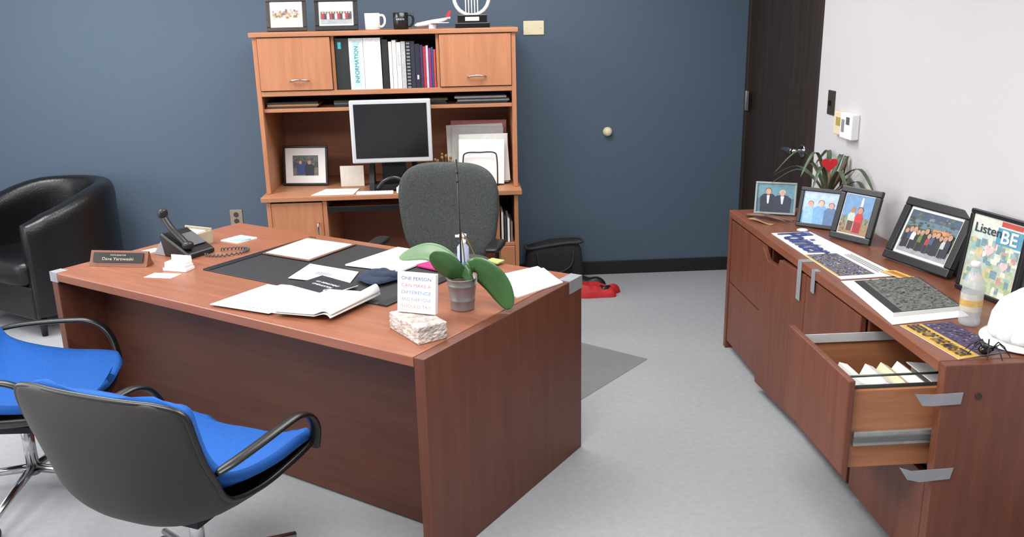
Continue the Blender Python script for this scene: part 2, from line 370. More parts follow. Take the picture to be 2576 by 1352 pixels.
def dr_three(mb,x0,x1,z0,z1,y):
    W_=x1-x0;H_=z1-z0
    bgd(mb,x0,x1,z0,z1,y,[(0,.4,(115,155,195)),(.4,1,(180,200,218))])
    for i,(a,c,hd) in enumerate(((.22,(150,190,220),(215,165,145)),(.5,(120,170,215),(225,180,160)),(.78,(90,120,160),(205,160,140)))):
        fig(mb,x0+W_*a,z0,H_*(.7+.05*(i%2)),c,hd,y-.0005*(i+1),.55,hair=(90,70,60))
def dr_couple(mb,x0,x1,z0,z1,y):
    W_=x1-x0;H_=z1-z0
    bgd(mb,x0,x1,z0,z1,y,[(0,.3,(150,120,90)),(.3,.45,(120,135,120)),(.45,1,(105,145,185))])
    speck(mb,x0,x1,z0,z1,y,40,[(120,100,80),(100,120,90),(140,130,110),(90,90,80)],.08,(0,.48))
    mb.poly([(x0+W_*.55,y-.0002,z0+H_*.4),(x0+W_*.68,y-.0002,z0+H_*.4),(x0+W_*.64,y-.0002,z0+H_*.95),(x0+W_*.58,y-.0002,z0+H_*.95)],P((200,205,210)))
    fig(mb,x0+W_*.36,z0+H_*.08,H_*.62,(180,190,180),(170,120,95),y-.0006,.32,legs=(90,60,50))
    fig(mb,x0+W_*.62,z0+H_*.05,H_*.66,(190,45,50),(180,130,105),y-.0012,.32,legs=(150,30,45),hair=(60,45,35))
def dr_group(mb,x0,x1,z0,z1,y):
    W_=x1-x0;H_=z1-z0
    bgd(mb,x0,x1,z0,z1,y,[(0,.25,(150,150,155)),(.25,.62,(70,75,60)),(.62,.8,(90,115,130)),(.8,1,(60,80,100))])
    speck(mb,x0,x1,z0,z1,y,110,[(60,70,55),(90,95,80),(50,60,50),(110,120,125),(80,90,100)],.07,(.3,1))
    mb.poly([(x0+W_*.55,y-.0003,z0+H_*.58),(x0+W_*.9,y-.0003,z0+H_*.58),(x0+W_*.9,y-.0003,z0+H_*.68),(x0+W_*.55,y-.0003,z0+H_*.68)],P((195,130,70)))
    cs=[(25,30,45),(50,60,95),(200,200,205),(30,30,35),(90,110,50),(20,25,30),(150,60,50),(60,80,120),(30,30,40),(40,40,44),(180,180,185),(35,40,60)]
    for i,c in enumerate(cs):
        fig(mb,x0+W_*(.07+.078*i),z0+H_*(.10+.02*(i%2)),H_*(.46+.04*(i%3)),c,(175,135,112),y-.0004*(i+1),.24,legs=(30,32,45),hair=(50,38,32))
def dr_event(mb,x0,x1,z0,z1,y):
    bgd(mb,x0,x1,z0,z1,y,[(0,.35,(195,190,180)),(.35,.6,(170,175,150)),(.6,1,(215,215,205))])
    speck(mb,x0,x1,z0,z1,y,60,[(150,110,90),(120,90,100),(160,150,110),(100,110,90),(190,150,150)],.12,(.3,.8))
def dr_crowd(mb,x0,x1,z0,z1,y):
    W_=x1-x0;H_=z1-z0
    bgd(mb,x0,x1,z0,z1,y,[(0,.25,(150,155,160)),(.25,.6,(100,100,105)),(.6,1,(180,190,200))])
    for i in range(11):
        fig(mb,x0+W_*(.08+.084*i),z0+H_*.24,H_*.36,[(150,50,50),(60,60,70),(180,180,185)][i%3],(190,150,130),y-.0004*(i+1),.36,hair=(50,40,35))
def dr_dog(mb,x0,x1,z0,z1,y):
    W_=x1-x0;H_=z1-z0
    bgd(mb,x0,x1,z0,z1,y,[(0,.4,(110,105,95)),(.4,.7,(60,75,85)),(.7,1,(90,100,95))])
    speck(mb,x0,x1,z0,z1,y,50,[(80,85,80),(60,70,75),(120,115,100)],.12)
    fig(mb,x0+W_*.3,z0+H_*.05,H_*.7,(45,70,120),(190,150,125),y-.0005,.55,hair=(50,40,30))
    fig(mb,x0+W_*.65,z0,H_*.75,(35,40,55),(180,140,120),y-.0010,.6,hair=(150,120,80))
G1='framed photos on the hutch top'
frame('framed snapshot in a dark brown wooden frame',.225,.185,(-.952,5.30,1.652),0,.16,(48,40,36),.022,.012,dr_event,group=G1)
frame('framed group snapshot in a black wooden frame',.245,.185,(-.672,5.30,1.652),0,.16,(24,24,27),.026,.008,dr_crowd,group=G1)
frame('black framed photo with wide white mat',.275,.240,(-.94,5.42,.741),-.12,.17,(22,22,24),.014,.045,dr_dog)
G2='framed photos along the credenza'
def fr2(label,p,q,h,tilt,fc,bw,mat,draw,**k):
    p=Vector(p);q=Vector(q);c=(p+q)/2;d=q-p
    return frame(label,d.length,h,(c.x,c.y,.741),math.atan2(d.y,d.x),tilt,fc,bw,mat,draw,group=G2,**k)
fr2('silver-edged framed photo of two people in suits',(1.455,4.265),(1.635,4.185),.16,.25,(150,160,160),.010,.0,dr_portrait)
fr2('black framed photo of three people',(1.56,3.985),(1.715,3.845),.185,.28,(24,26,32),.018,.0,dr_three)
fr2('black portrait-format framed photo of a couple outdoors',(1.625,3.755),(1.725,3.575),.235,.30,(20,21,26),.028,.004,dr_couple,th=.02)
fr2('thick black framed group photo with white mat',(1.70,3.40),(1.79,3.07),.262,.42,(18,18,22),.034,.010,dr_group,th=.026)
def dr_collage(mb,x0,x1,z0,z1,y):
    W_=x1-x0;H_=z1-z0
    bgd(mb,x0,x1,z0,z1,y,[(0,.3,(185,190,160)),(.3,.6,(178,190,176)),(.6,.85,(198,208,200)),(.85,1,(215,215,206))])
    def Rr(a,b,c,d,k,e=.0006):mb.poly([(x0+W_*a,y-e,z0+H_*c),(x0+W_*b,y-e,z0+H_*c),(x0+W_*b,y-e,z0+H_*d),(x0+W_*a,y-e,z0+H_*d)],P(k))
    speck(mb,x0,x1,z0,z1,y,90,[(150,180,172),(205,185,145),(190,150,148),(120,150,160),(215,215,202),(160,180,135)],.13,(0,.84))
    Rr(.5,.98,.68,.90,(90,150,175));Rr(.55,.95,.92,.985,(190,80,70))
    for cx_,cz_,r in((.42,.57,.10),(.75,.42,.08),(.25,.15,.07)):
        pts=[]
        for k in range(24):
            t=2*math.pi*k/24
            pts.append((x0+W_*cx_+W_*r*16*math.sin(t)**3/16,y-.001,z0+H_*cz_+W_*r*(13*math.cos(t)-5*math.cos(2*t)-2*math.cos(3*t)-math.cos(4*t))/16))
        mb.poly(pts,P((235,190,190)))
o=fr2('black framed collage poster with pastel lettering',(1.775,2.985),(1.826,2.725),.295,.12,(20,20,24),.016,.0,dr_collage,stand=False)
text(o,'Listen',P((50,60,70)),T((-.04,.004,.235))@VX,w=.12,h=.032,bold=.01)
text(o,'BE',P((235,235,235)),T((.058,.004,.225))@VX,w=.07,h=.045,bold=.02)
# ------------------------------------------------------------ mugs, plane, trophy
def mug(m,loc,label,band=None,ang=0):
    o=thing('coffee_mug',label,'mug',loc,(0,0,ang),group='mugs on the hutch')
    MB().lathe([(0,0),(.038,0),(.042,.003),(.043,.09),(.0405,.092),(.039,.088),(.039,.008),(0,.006)],m).obj('body',o,wo=False)
    MB().tube(cr([(.040,0,.078),(.060,0,.078),(.070,0,.060),(.068,0,.035),(.054,0,.018),(.040,0,.018)],5),.0055,m,10,flat=(1.2,.8)).obj('handle',o,wo=False)
    return o
mg=mug(M('white_glaze',(225,225,223),.25),(-.465,5.27,1.6525),'white ceramic mug with grey lettering')
text(mg,'IMPACT',P((150,150,155)),T((0,-.0445,.055))@VX,w=.045,h=.009)
mg=mug(M('black_glaze',(18,18,20),.25),(-.305,5.27,1.6525),'black ceramic mug with white lettering')
text(mg,'RESULTS',P((200,200,205)),T((0,-.0445,.055))@VX,w=.045,h=.009)
o=thing('model_airplane','small white toy airplane with red and blue markings','model airplane',(-.13,5.28,1.6525),(0,0,.25))
wp=M('toy_white',(205,205,212),.3)
MB().tube([(-.10,0,.02),(-.085,0,.022),(-.05,0,.026),(.0,0,.034),(.05,0,.042),(.09,0,.052),(.11,0,.06)],[.004,.011,.014,.015,.013,.008,.003],wp,14).obj('fuselage',o,wo=False)
MB().prism([(-.02,0),(.03,0),(.075,-.10),(.055,-.10)],.030,.034,wp).prism([(-.02,0),(.03,0),(.075,.10),(.055,.10)],.030,.034,M('toy_blue',(60,80,150),.4)).box(-.02,.02,-.012,.012,0,.022,wp).obj('wing',o,wo=False)
MB().prism([(.07,.045),(.10,.05),(.115,.095),(.10,.095)],-.002,.002,M('toy_red',(190,40,50),.4),mx=VX).prism([(.085,-.04),(.10,-.04),(.105,.04),(.09,.04)],.053,.056,wp).obj('tail_fin',o,wo=False)
o=thing('trophy','glass arch award with ribbed stem on a black base','trophy',(.10,5.31,1.6525))
bgm=M('black_gloss',(14,14,16),.15)
MB().box(-.10,.10,-.04,.04,0,.028,bgm).box(-.085,.085,-.034,.034,.028,.072,bgm).obj('base',o,bevel=.003,wo=False)
MB().box(-.04,.04,-.0355,-.034,.038,.06,silver).obj('plaque',o,wo=False)
gl=M('frosted_glass',(220,223,223),.15,metal=.1,var=.02)
pts=[(.10*math.cos(a),0,.168+.10*math.sin(a)) for a in [math.radians(-110+ i*16) for i in range(25)]]
MB().tube(pts,.011,gl,12,flat=(1.,1.4)).obj('glass_ring',o,wo=False)
mb=MB()
for i in range(5):mb.cyl((-.034+.017*i,0,.07),(-.034+.017*i,0,.22),.0035,gl,seg=8)
mb.obj('ribbed_stem',o,wo=False)
# ------------------------------------------------------------ monitor & items on computer desk
o=thing('computer_monitor','silver flat-panel monitor with blank screen on a black stand','monitor',(-.385,5.16,.741),(0,0,.02))
MB().box(-.230,.230,-.02,.014,.172,.530,silver).obj('bezel',o,bevel=.006,wo=False)
MB().box(-.207,.207,-.0215,-.0195,.200,.508,M('screen_black',(24,25,28),.25)).obj('screen',o,wo=False)
sp=[(-.012,0),(.14,.0),(.14,.15),(.09,.16),(.04,.12),(.0,.055)]
MB().prism([(.014,.30),(.030,.30),(.11,.02),(.085,.02)],-.07,.07,blackm,mx=S).prism(sp,-.145,-.115,blackm,mx=S).prism(sp,.105,.135,blackm,mx=S).box(-.115,.105,0.0,.13,0.008,.040,black).obj('stand',o,bevel=.002,wo=False,weld=False,label='black desktop stand and cable arm')
MB().tube(cr([(-.10,-.008,.02),(-.06,-.014,.065),(.0,-.016,.085),(.05,-.014,.065),(.10,-.008,.02)],5),.010,M('dark_grey_gloss',(48,48,52),.25),10).obj('headset_arch',o,wo=False,label='dark grey curved arch')
top(MB().box(-.37,-.28,5.085,5.122,.741,.775,white).box(-.36,-.29,5.09,5.117,.775,.785,P((200,205,210))).obj('desk_device',bevel=.004,weld=False),'small white plastic desk device by the monitor','desk device')
kb=MB();kb.box(-.60,-.39,5.083,5.126,.741,.751,white)
for i in range(12):
    for j in range(3): kb.box(-.597+i*.0172,-.583+i*.0172,5.085+j*.0135,5.097+j*.0135,.751,.754,P((215,217,220)))
top(kb.obj('keyboard',bevel=.0,weld=False),'slim white computer keyboard on the desk edge','keyboard')
top(MB().box(-.72,-.58,5.36,5.366,.741,.865,M('card_cream',(216,208,198),.6)).obj('note_card'),'cream folded card standing on the desk','card')
top(MB().prism([(-.86,5.10),(-.62,5.10),(-.60,5.27),(-.80,5.28)],.741,.744,white).obj('paper_sheet'),'white paper sheet on the computer desk','paper')
o=thing('small_plant','tiny dried plant in a clear glass on the desk','potted plant',(-.09,5.33,.741))
MB().lathe([(0,0),(.026,0),(.03,.06),(.034,.095),(.032,.095),(.028,.06),(.024,.005),(0,.005)],M('clear_glass',(215,220,220),.08,alpha=.45)).obj('glass',o,wo=False)
mb=MB()
for i in range(9):
    a=i*.7;r=.03+.015*(i%3)
    mb.tube(cr([(0,0,.04),(r*.4*math.cos(a),r*.4*math.sin(a),.11),(r*math.cos(a),r*math.sin(a),.14+.012*(i%4))],4),[.0015]*9,P((140,110,60)),6)
    mb.sell((r*math.cos(a),r*math.sin(a),.142+.012*(i%4)),.009,.007,.010,P((150,122,78)),1,1,nu=10,nv=6)
mb.obj('dried_stems',o,wo=False,weld=False)
o=thing('file_sorter','black wire file sorter on the computer desk','file holder',(.12,5.40,.741))
mb=MB()
for k,y in enumerate((-.17,-.05,.06)):
    hh=.20+.03*k
    mb.tube(cr([(-.10,y,0),(-.10,y,hh*.8),(-.08,y,hh),(.0,y,hh+.002),(.08,y,hh),(.10,y,hh*.8),(.10,y,0)],5),.004,blackm,8)
mb.tube([(-.10,-.17,.004),(-.10,.06,.004)],.004,blackm,8).tube([(.10,-.17,.004),(.10,.06,.004)],.004,blackm,8)
mb.obj('wire_loops',o,wo=False,weld=False)
G='upright folders in the file sorter'
def upr(x0,x1,y,h,m,label,tilt=.06,roll=0.,yaw=0.,z=.7495):
    mb=MB();w=x1-x0
    z+=abs(math.sin(roll))*w/2
    mb.box(-w/2,w/2,0,.005,0,h,m,mx=T(((x0+x1)/2,y,z))@RZ(yaw)@Matrix.Rotation(roll,4,'Y')@Matrix.Rotation(-tilt,4,'X'))
    return top(mb.obj('file_folder',bevel=.001),label,'folder',G)
pg=M('paper_greyish',(205,204,202),.7)
upr(-.01,.26,5.245,.262,white,'white folder of papers standing upright',.08,.03)
upr(.03,.30,5.275,.277,pg,'grey-white folder standing tilted',.06,-.05,.03)
upr(.0,.29,5.295,.292,paper2,'off-white folder standing upright',.05)
upr(-.05,.26,5.365,.322,pg,'thin grey-white folder standing tilted',.05,.03)
upr(-.07,.27,5.385,.337,paper2,'off-white document folder standing upright',.05,-.015)
upr(-.05,.29,5.475,.352,M('pink_folder',(200,130,132),.6),'faded red folder standing upright',.04,.01)
G='papers in the narrow desk compartment'
for i in range(4):
    top(MB().box(.232+i*.018,.244+i*.018,5.12,5.35,.421,.60-.02*i,[paper2,P((60,60,70)),white,P((120,110,100))][i]).obj('document'),['off-white','dark','white','brown'][i]+' upright document in the desk compartment','document',G)
# ------------------------------------------------------------ office chair
gf=M('charcoal_fabric',(70,74,73),.95,var=.34,scale=150,bump=.5,bscale=400)
oc=thing('office_chair','charcoal grey fabric swivel office chair with black arms','office chair',(-.13,4.36,.004),(0,0,-.25))
def dfb(p):
    k=(p.z+.27)/.54
    p.x*= (0.86+.22*k-.30*max(0,k-.55)**1.3)
    p.y+= .45*p.x*p.x*-1+.02*math.sin(k*3)
    return p
MB().sell((0,.27,.72),.275,.045,.265,gf,.55,.55,df=dfb,nu=48,nv=28).obj('backrest',oc,wo=False)
MB().sell((0,-.01,.475),.26,.25,.045,gf,.45,.55).obj('seat',oc,wo=False)
MB().box(-.16,.16,-.12,.14,.40,.435,black).tube(cr([(0,.10,.42),(0,.27,.42),(0,.33,.50),(0,.325,.66)],5),.022,black,10,flat=(1.6,.7)).obj('back_support',oc,wo=False)
MB().cyl((0,0,.10),(0,0,.41),.027,black).obj('gas_column',oc,wo=False)
for sx in(-1,1):
    MB().tube(cr([(sx*.12,0,.42),(sx*.26,0,.43),(sx*.30,0,.48),(sx*.305,.02,.60)],5),.018,black,10,flat=(.7,1.5)).sell((sx*.305,-.02,.620),.040,.11,.014,black,.6,.5).obj('armrest',oc,wo=False)
bs=MB()
for k in range(5):
    a=k*2*math.pi/5+.3;c,s=math.cos(a),math.sin(a)
    bs.tube([(0,0,.11),(.12*c,.12*s,.10),(.28*c,.28*s,.075)],[.03,.024,.016],black,10)
bs.obj('star_base',oc,wo=False,weld=False)
for k in range(5):
    a=k*2*math.pi/5+.3;c,s=math.cos(a),math.sin(a);x,y=.28*c,.28*s
    MB().cyl((x-.022*s,y+.022*c,.0275),(x+.022*s,y-.022*c,.0275),.027,black,seg=18).cyl((x,y,.03),(x,y,.078),.008,black,seg=8).obj('caster',oc,wo=False)
# ------------------------------------------------------------ tub armchair
lea=M('black_leather',(14,14,17),.33,var=.1,scale=40,bump=.15,bscale=90)
tc_=thing('tub_armchair','black leather tub armchair against the blue wall','armchair',(-2.46,5.375,0),(0,0,-.60))
path=[(-.29,-.35),(-.315,-.24),(-.325,-.08),(-.305,.06),(-.25,.18),(-.14,.28),(0,.315),(.14,.28),(.25,.18),(.305,.06),(.325,-.08),(.315,-.24),(.29,-.35)]
pp=cr([(x,y,0) for x,y in path],5);N=len(pp)
def tub(u,v):
    i=min(N-1,round(u*(N-1)));p=pp[i];t=(pp[min(N-1,i+1)]-pp[max(0,i-1)]).normalized();n=Vector((-t.y,t.x,0))
    k=max(0,min(1,(p.y+.36)/.55));h=.69+.115*(k*k*(3-2*k))-.03*max(0,(-.24-p.y)/.11)
    a=2*math.pi*v;sg=lambda q,e:math.copysign(abs(q)**e,q)
    w=.066*(1-.25*max(0,(-.27-p.y)/.08));cz=(h+.12)/2;hz=(h-.12)/2
    z=cz+hz*sg(math.sin(a),.32);o=w*sg(math.cos(a),.5)
    if z<h-.1:o*=.92
    return p+n*o+Vector((0,0,z))
mb=MB().surf(tub,N-1,32,lea)
bmesh.ops.remove_doubles(mb.bm,verts=mb.bm.verts,dist=1e-5)
be=[ed for ed in mb.bm.edges if ed.is_boundary]
bmesh.ops.holes_fill(mb.bm,edges=be,sides=0)
mb.obj('curved_back',tc_,wo=False)
MB().sell((0,-.08,.37),.275,.32,.085,lea,.4,.35,df=lambda p:p).obj('seat_cushion',tc_,wo=False)
MB().prism([(-.28,-.35),(.28,-.35),(.30,.0),(.2,.22),(0,.30),(-.2,.22),(-.30,0)],.10,.30,lea).obj('seat_base',tc_,bevel=.015,wo=False)
for x,y in((-.27,-.31),(.27,-.31),(-.18,.22),(.18,.22)):
    MB().cyl((x,y,0),(x,y,.12),.016,black,r1=.024,seg=12).obj('leg',tc_,wo=False)
# ------------------------------------------------------------ blue visitor chairs
bf=M('blue_fabric',(3,78,156),.9,var=.12,scale=150,bump=.25,bscale=500)
shm=M('shell_plastic',(40,37,34),.55,var=.05)
armm=M('arm_black',(18,18,19),.35)
prof1=cr([(-.325,.80,0),(-.337,.70,0),(-.334,.58,0),(-.302,.462,0),(-.215,.382,0),(-.05,.355,0),(.14,.368,0),(.275,.392,0)],8)
prof2=cr([(-.318,.80,0),(-.320,.70,0),(-.300,.58,0),(-.242,.478,0),(-.12,.422,0),(.04,.400,0),(.17,.402,0),(.272,.400,0)],8)
def bsurf(prof,off,dw,K0,K1):
    n=len(prof)-1
    def fn(u,v):
        s=.5-.5*math.cos(math.pi*u);s=.004+.992*s
        f=s*n;i=min(n-1,int(f));p=prof[i].lerp(prof[i+1],f-i)
        t=(prof[min(n,i+2)]-prof[max(0,i-1)]).normalized()
        ny,nz=-t.y,t.x
        e=abs(2*s-1);wf=(1-e**24)**.25
        hwid=(.294-.02*max(0,s-.6)*2+dw)*wf
        tt=2*v-1;K=K0+K1*min(1,s/.35)*(1 if s<.6 else 1-.45*(s-.6)/.4);c=K*abs(tt)**2.6*wf
        return (tt*hwid,p.x+ny*(c+off),p.y+nz*(c+off))
    return fn
def bchair(label,loc,rot,ba=45):
    o=thing('visitor_chair',label,'chair',loc,(0,0,rot),group='blue visitor chairs')
    f=bsurf(prof1,-.012,0.0,.022,.085)
    MB().surf(f,48,24,shm).obj('shell',o,wo=False,solid=.014,weld=False)
    b=[f(i/60,0) for i in range(61)]+[f(1,j/16) for j in range(1,16)]+[f(1-i/60,1) for i in range(61)]+[f(0,1-j/16) for j in range(1,16)]
    bb=[Vector(b[0])]
    for p in b[1:]:
        if (Vector(p)-bb[-1]).length>.006:bb.append(Vector(p))
    if (bb[0]-bb[-1]).length<.006:bb.pop()
    MB().tube(bb,.009,armm,8,closed=True).obj('shell_rim',o,wo=False)
    MB().surf(bsurf(prof2,.015,-.016,.020,.050),48,24,bf).obj('upholstery',o,wo=False,solid=.030,weld=False,label='blue fabric seat and back padding')
    for sx in(-1,1):
        MB().tube(cr([(sx*.284,-.225,.570),(sx*.302,-.16,.580),(sx*.312,-.05,.588),(sx*.314,.06,.592),(sx*.314,.125,.588),(sx*.311,.180,.560),(sx*.304,.215,.505),(sx*.276,.240,.425)],5),[.009,.010,.011,.012,.0125]+[.0125]*31,armm,12,flat=(.75,1.5),up=(0,0,1)).obj('armrest',o,wo=False)
    MB().cyl((0,-.02,.09),(0,-.02,.335),.022,chrome).box(-.11,.11,-.13,.10,.308,.331,blackm).obj('column',o,wo=False)
    bs=MB()
    for k in range(4):
        a=math.radians(ba+90*k);c,s=math.cos(a),math.sin(a)
        bs.tube([(0,-.02,.115),(.15*c,-.02+.15*s,.095),(.32*c,-.02+.32*s,.062)],[.017,.015,.012],chrome,10)
    bs.obj('star_base',o,wo=False,weld=False,label='chrome four-star base')
    for k in range(4):
        a=math.radians(ba+90*k);c,s=math.cos(a),math.sin(a);x,y=.315*c,-.02+.315*s
        MB().cyl((x-.016*s,y+.016*c,.024),(x+.016*s,y-.016*c,.024),.024,black,seg=18).cyl((x,y,.024),(x,y,.066),.007,chrome,seg=8).obj('caster',o,wo=False)
    return o
bchair('blue fabric visitor chair with black shell beside the desk',(-.845,2.495,0),-.43,62)
bchair('blue fabric visitor chair turned sideways near the desk corner',(-1.635,3.14,0),-math.pi/2-.04,0)
# ------------------------------------------------------------ chair mat, bags
c=Vector((.93,4.23));a=Vector((-.664,-.748));b=Vector((-.748,.664))
q=[c,c+a*.93,c+a*.93+b*1.15,c+b*1.15]
top(MB().prism([tuple(v) for v in q],.0005,.0035,M('clear_vinyl',(150,148,148),.3,alpha=.40)).obj('chair_mat',bevel=.001),'translucent vinyl chair mat on the grey carpet','chair mat')
bagm=M('charcoal_bag',(36,36,41),.85,bump=.3,bscale=120)
gt=M('grey_trim',(60,60,66),.8)
o=thing('tote_bag','charcoal fabric tote bag slumped against the blue wall','bag',(.60,5.67,0))
def slump(p):
    k=max(0,p.z+.135)/.27
    n=noise.noise(Vector((p.x*7,p.y*7,p.z*7)))
    return Vector((p.x*(1-.06*k)+.016*n,p.y*(1+.15*n)+.01*n,p.z+(.026*math.sin(7*p.x+.8)+.014*n)*k*(p.z>0)))
MB().sell((0,0,.133),.20,.082,.132,bagm,.45,.4,df=slump,nu=56,nv=28).obj('body',o,wo=False)
def rimp(t):
    x=.188*math.copysign(abs(math.cos(t))**.5,math.cos(t));y=.076*math.copysign(abs(math.sin(t))**.5,math.sin(t))
    return (x,y,.252+.026*math.sin(7*x+.8))
MB().tube([rimp(2*math.pi*(i+.5)/40) for i in range(40)],.010,gt,8,closed=True).obj('rim',o,wo=False)
MB().tube(cr([(-.12,-.082,.22),(-.10,-.100,.13),(0,-.106,.085),(.10,-.100,.13),(.12,-.082,.23)],6),.009,gt,8,flat=(.5,1.5)).obj('handle',o,wo=False)
o=thing('jacket','crumpled red and black jacket lying on the carpet','jacket',(.745,5.40,0),(0,0,-.22))
redm=M('red_nylon',(176,30,36),.65,bump=.3,bscale=60)
def cloth(cx,cy,rx,ry,h,seed,z0):
    def fn(u,v):
        r=v;a=2*math.pi*u
        k=1+.22*noise.noise(Vector((1.7*math.cos(a)+seed,1.7*math.sin(a),seed)))
        x=cx+rx*r*math.cos(a)*k;y=cy+ry*r*math.sin(a)*k
        e=max(0,1-r**5)**.5
        rid=1-abs(noise.noise(Vector((x*13,y*13,seed))))*2
        z=z0*e+h*e*(.45+.35*rid+.35*noise.noise(Vector((x*9,y*16,seed+4))))
        return (x,y,max(.001,z))
    return fn
MB().surf(cloth(0,0,.26,.125,.085,2.3,.010),80,28,redm,cu=True).obj('red_fabric',o,wo=False,label='crumpled red fabric')
MB().surf(cloth(-.02,.050,.17,.055,.035,7.9,.070),60,18,black,cu=True).obj('black_lining',o,wo=False,label='black lining fold')
MB().surf(cloth(.15,-.05,.055,.035,.025,5.1,.045),40,12,black,cu=True).obj('black_cuff',o,wo=False,label='black cuff fold')
# ------------------------------------------------------------ credenza
cw=W('credenza_wood_long',(114,66,47),(132,80,59),'y',.36)
cf=W('credenza_front_wood',(95,52,36),(113,64,46),'z',.42)
pine=W('drawer_side_wood',(152,97,64),(173,116,80),'x',.5)
cz=thing('credenza','long reddish-brown wooden credenza along the pale wall, drawer open','credenza',(1.62,3.334,0))
Y0,Y1,X0,X1=2.289,4.379,1.367,1.862
MB().box(X0,X1,Y0+.038,Y1,.705,.74,cw).obj('worktop',cz,bevel=.003)
MB().box(X0,X1,Y0,Y0+.036,0,.739,cf).obj('end_panel',cz,bevel=.003)
MB().box(X0,X1,Y1-.036,Y1,0,.704,cf).obj('end_panel',cz,bevel=.003)
MB().box(X0+.03,X1-.01,2.824,2.842,.05,.704,cf).box(X0+.03,X1-.01,3.795,3.815,.05,.704,cf).box(X1-.02,X1-.008,Y0+.037,Y1-.037,.05,.704,cf).box(X0+.03,X1-.02,Y0+.037,Y1-.037,.05,.07,cf).box(X0+.05,X0+.07,Y0+.037,Y1-.037,0,.05,blackm).box(X0+.03,X1-.02,2.326,2.824,.372,.384,cf).obj('carcass',cz)
for z0,z1 in((.045,.365),(.371,.695)):
    MB().box(X0+.005,X0+.027,3.812,4.340,z0,z1,cf).obj('drawer_front',cz,bevel=.003)
MB().box(X0+.005,X0+.027,2.845,3.345,.045,.695,cf).obj('door',cz,bevel=.003)
pt=[(0,.045),(.442,.045),(.442,.700),(.428,.700),(.375,.655),(.27,.655),(.255,.690),(0,.695)]
MB().prism(pt,-.022,0,cf,mx=T((X0+.027,3.352,0))@RZ(.07)@S).obj('door',cz,bevel=.003,label='cabinet door slightly ajar with notched finger pull')
MB().box(X0+.003,X0+.024,2.332,2.820,.045,.365,cf).obj('drawer_front',cz,bevel=.003)
dr=MB().box(1.107,1.128,2.332,2.820,.380,.685,cf).obj('open_drawer',cz,bevel=.004,label='file drawer pulled open')
gs=M('galvanised_steel',(170,172,170),.35,metal=.6,var=.15,scale=25)
rg=M('rail_green',(70,78,74),.4,metal=.5)
MB().box(1.128,1.62,2.350,2.364,.395,.645,pine).box(1.128,1.62,2.788,2.802,.395,.645,pine).box(1.606,1.62,2.364,2.788,.395,.645,pine).box(1.128,1.62,2.364,2.788,.395,.405,pine).obj('drawer_box',dr,bevel=.001)
MB().box(1.14,1.62,2.338,2.350,.470,.515,gs).box(1.14,1.40,2.335,2.339,.482,.502,M('galvanised_dark',(120,122,120),.35,metal=.6)).obj('drawer_slide',dr,bevel=.002)
MB().box(1.13,1.61,2.3655,2.3695,.635,.655,rg).obj('hanging_rail',dr)
MB().box(1.13,1.61,2.781,2.7865,.630,.660,silver).obj('hanging_rail',dr,label='bright metal hanging rail')
MB().tube([(1.13,2.44,.652),(1.61,2.44,.652)],.004,rg,8).obj('hanging_rod',dr)
MB().cyl((1.475,Y0-.003,.64),(1.475,Y0+.001,.64),.010,P((50,32,28)),seg=16).obj('plug',cz)
MB().box(X0-.0015,X0+.075,3.385,3.425,.7401,.7415,tape).box(X0-.0025,X0-.0005,3.385,3.425,.575,.7415,tape).obj('tape_strip',cz,label='grey duct tape over the top edge')
MB().box(X0-.0015,X0+.02,3.245,3.280,.7401,.7415,tape).box(X0-.0025,X0-.0005,3.245,3.280,.65,.7415,tape).obj('tape_strip',cz,label='grey duct tape over the top edge')
VXn=Matrix(((1,0,0,0),(0,0,1,0),(0,1,0,0),(0,0,0,1)))
MB().prism([(1.285,.655),(1.34,.652),(1.428,.655),(1.424,.618),(1.34,.616),(1.31,.618)],Y0-.0028,Y0-.0010,tape,mx=VXn).obj('tape_strip',cz,label='grey duct tape on the end panel')
MB().prism([(1.262,.422),(1.30,.408),(1.428,.412),(1.42,.376),(1.33,.370),(1.29,.380)],Y0-.0028,Y0-.0010,tape,mx=VXn).obj('tape_strip',cz,label='torn grey duct tape on the end panel')
G='files in the open drawer'
manila=M('manila',(214,200,168),.7)
for i,(x,h,mm,y0_,yy,tl) in enumerate(((1.145,.215,white,2.375,2.63,.30),(1.19,.225,paper2,2.385,2.60,.42),(1.235,.225,manila,2.375,2.62,.50),(1.285,.225,white,2.39,2.64,.58))):
    mb=MB();mb.box(0,.030,y0_,yy,0,h,mm,mx=T((x,0,.4065+.030*math.sin(tl)))@Matrix.Rotation(tl,4,'Y'))
    top(mb.obj('file_folder',bevel=.001),'%s folder of papers slumped in the open drawer'%('manila' if mm.name=='manila' else 'white'),'folder',G)
mb=MB();mb.box(0,.15,2.40,2.64,0,.003,white,mx=T((1.44,0,.604))@Matrix.Rotation(.12,4,'Y'))
mb.box(.03,.13,2.44,2.66,-.17,-.012,M('grey_paper',(160,154,146),.7),mx=T((1.44,0,.595)))
top(mb.obj('paper_stack',weld=False),'loose grey and white papers in the open drawer','papers')
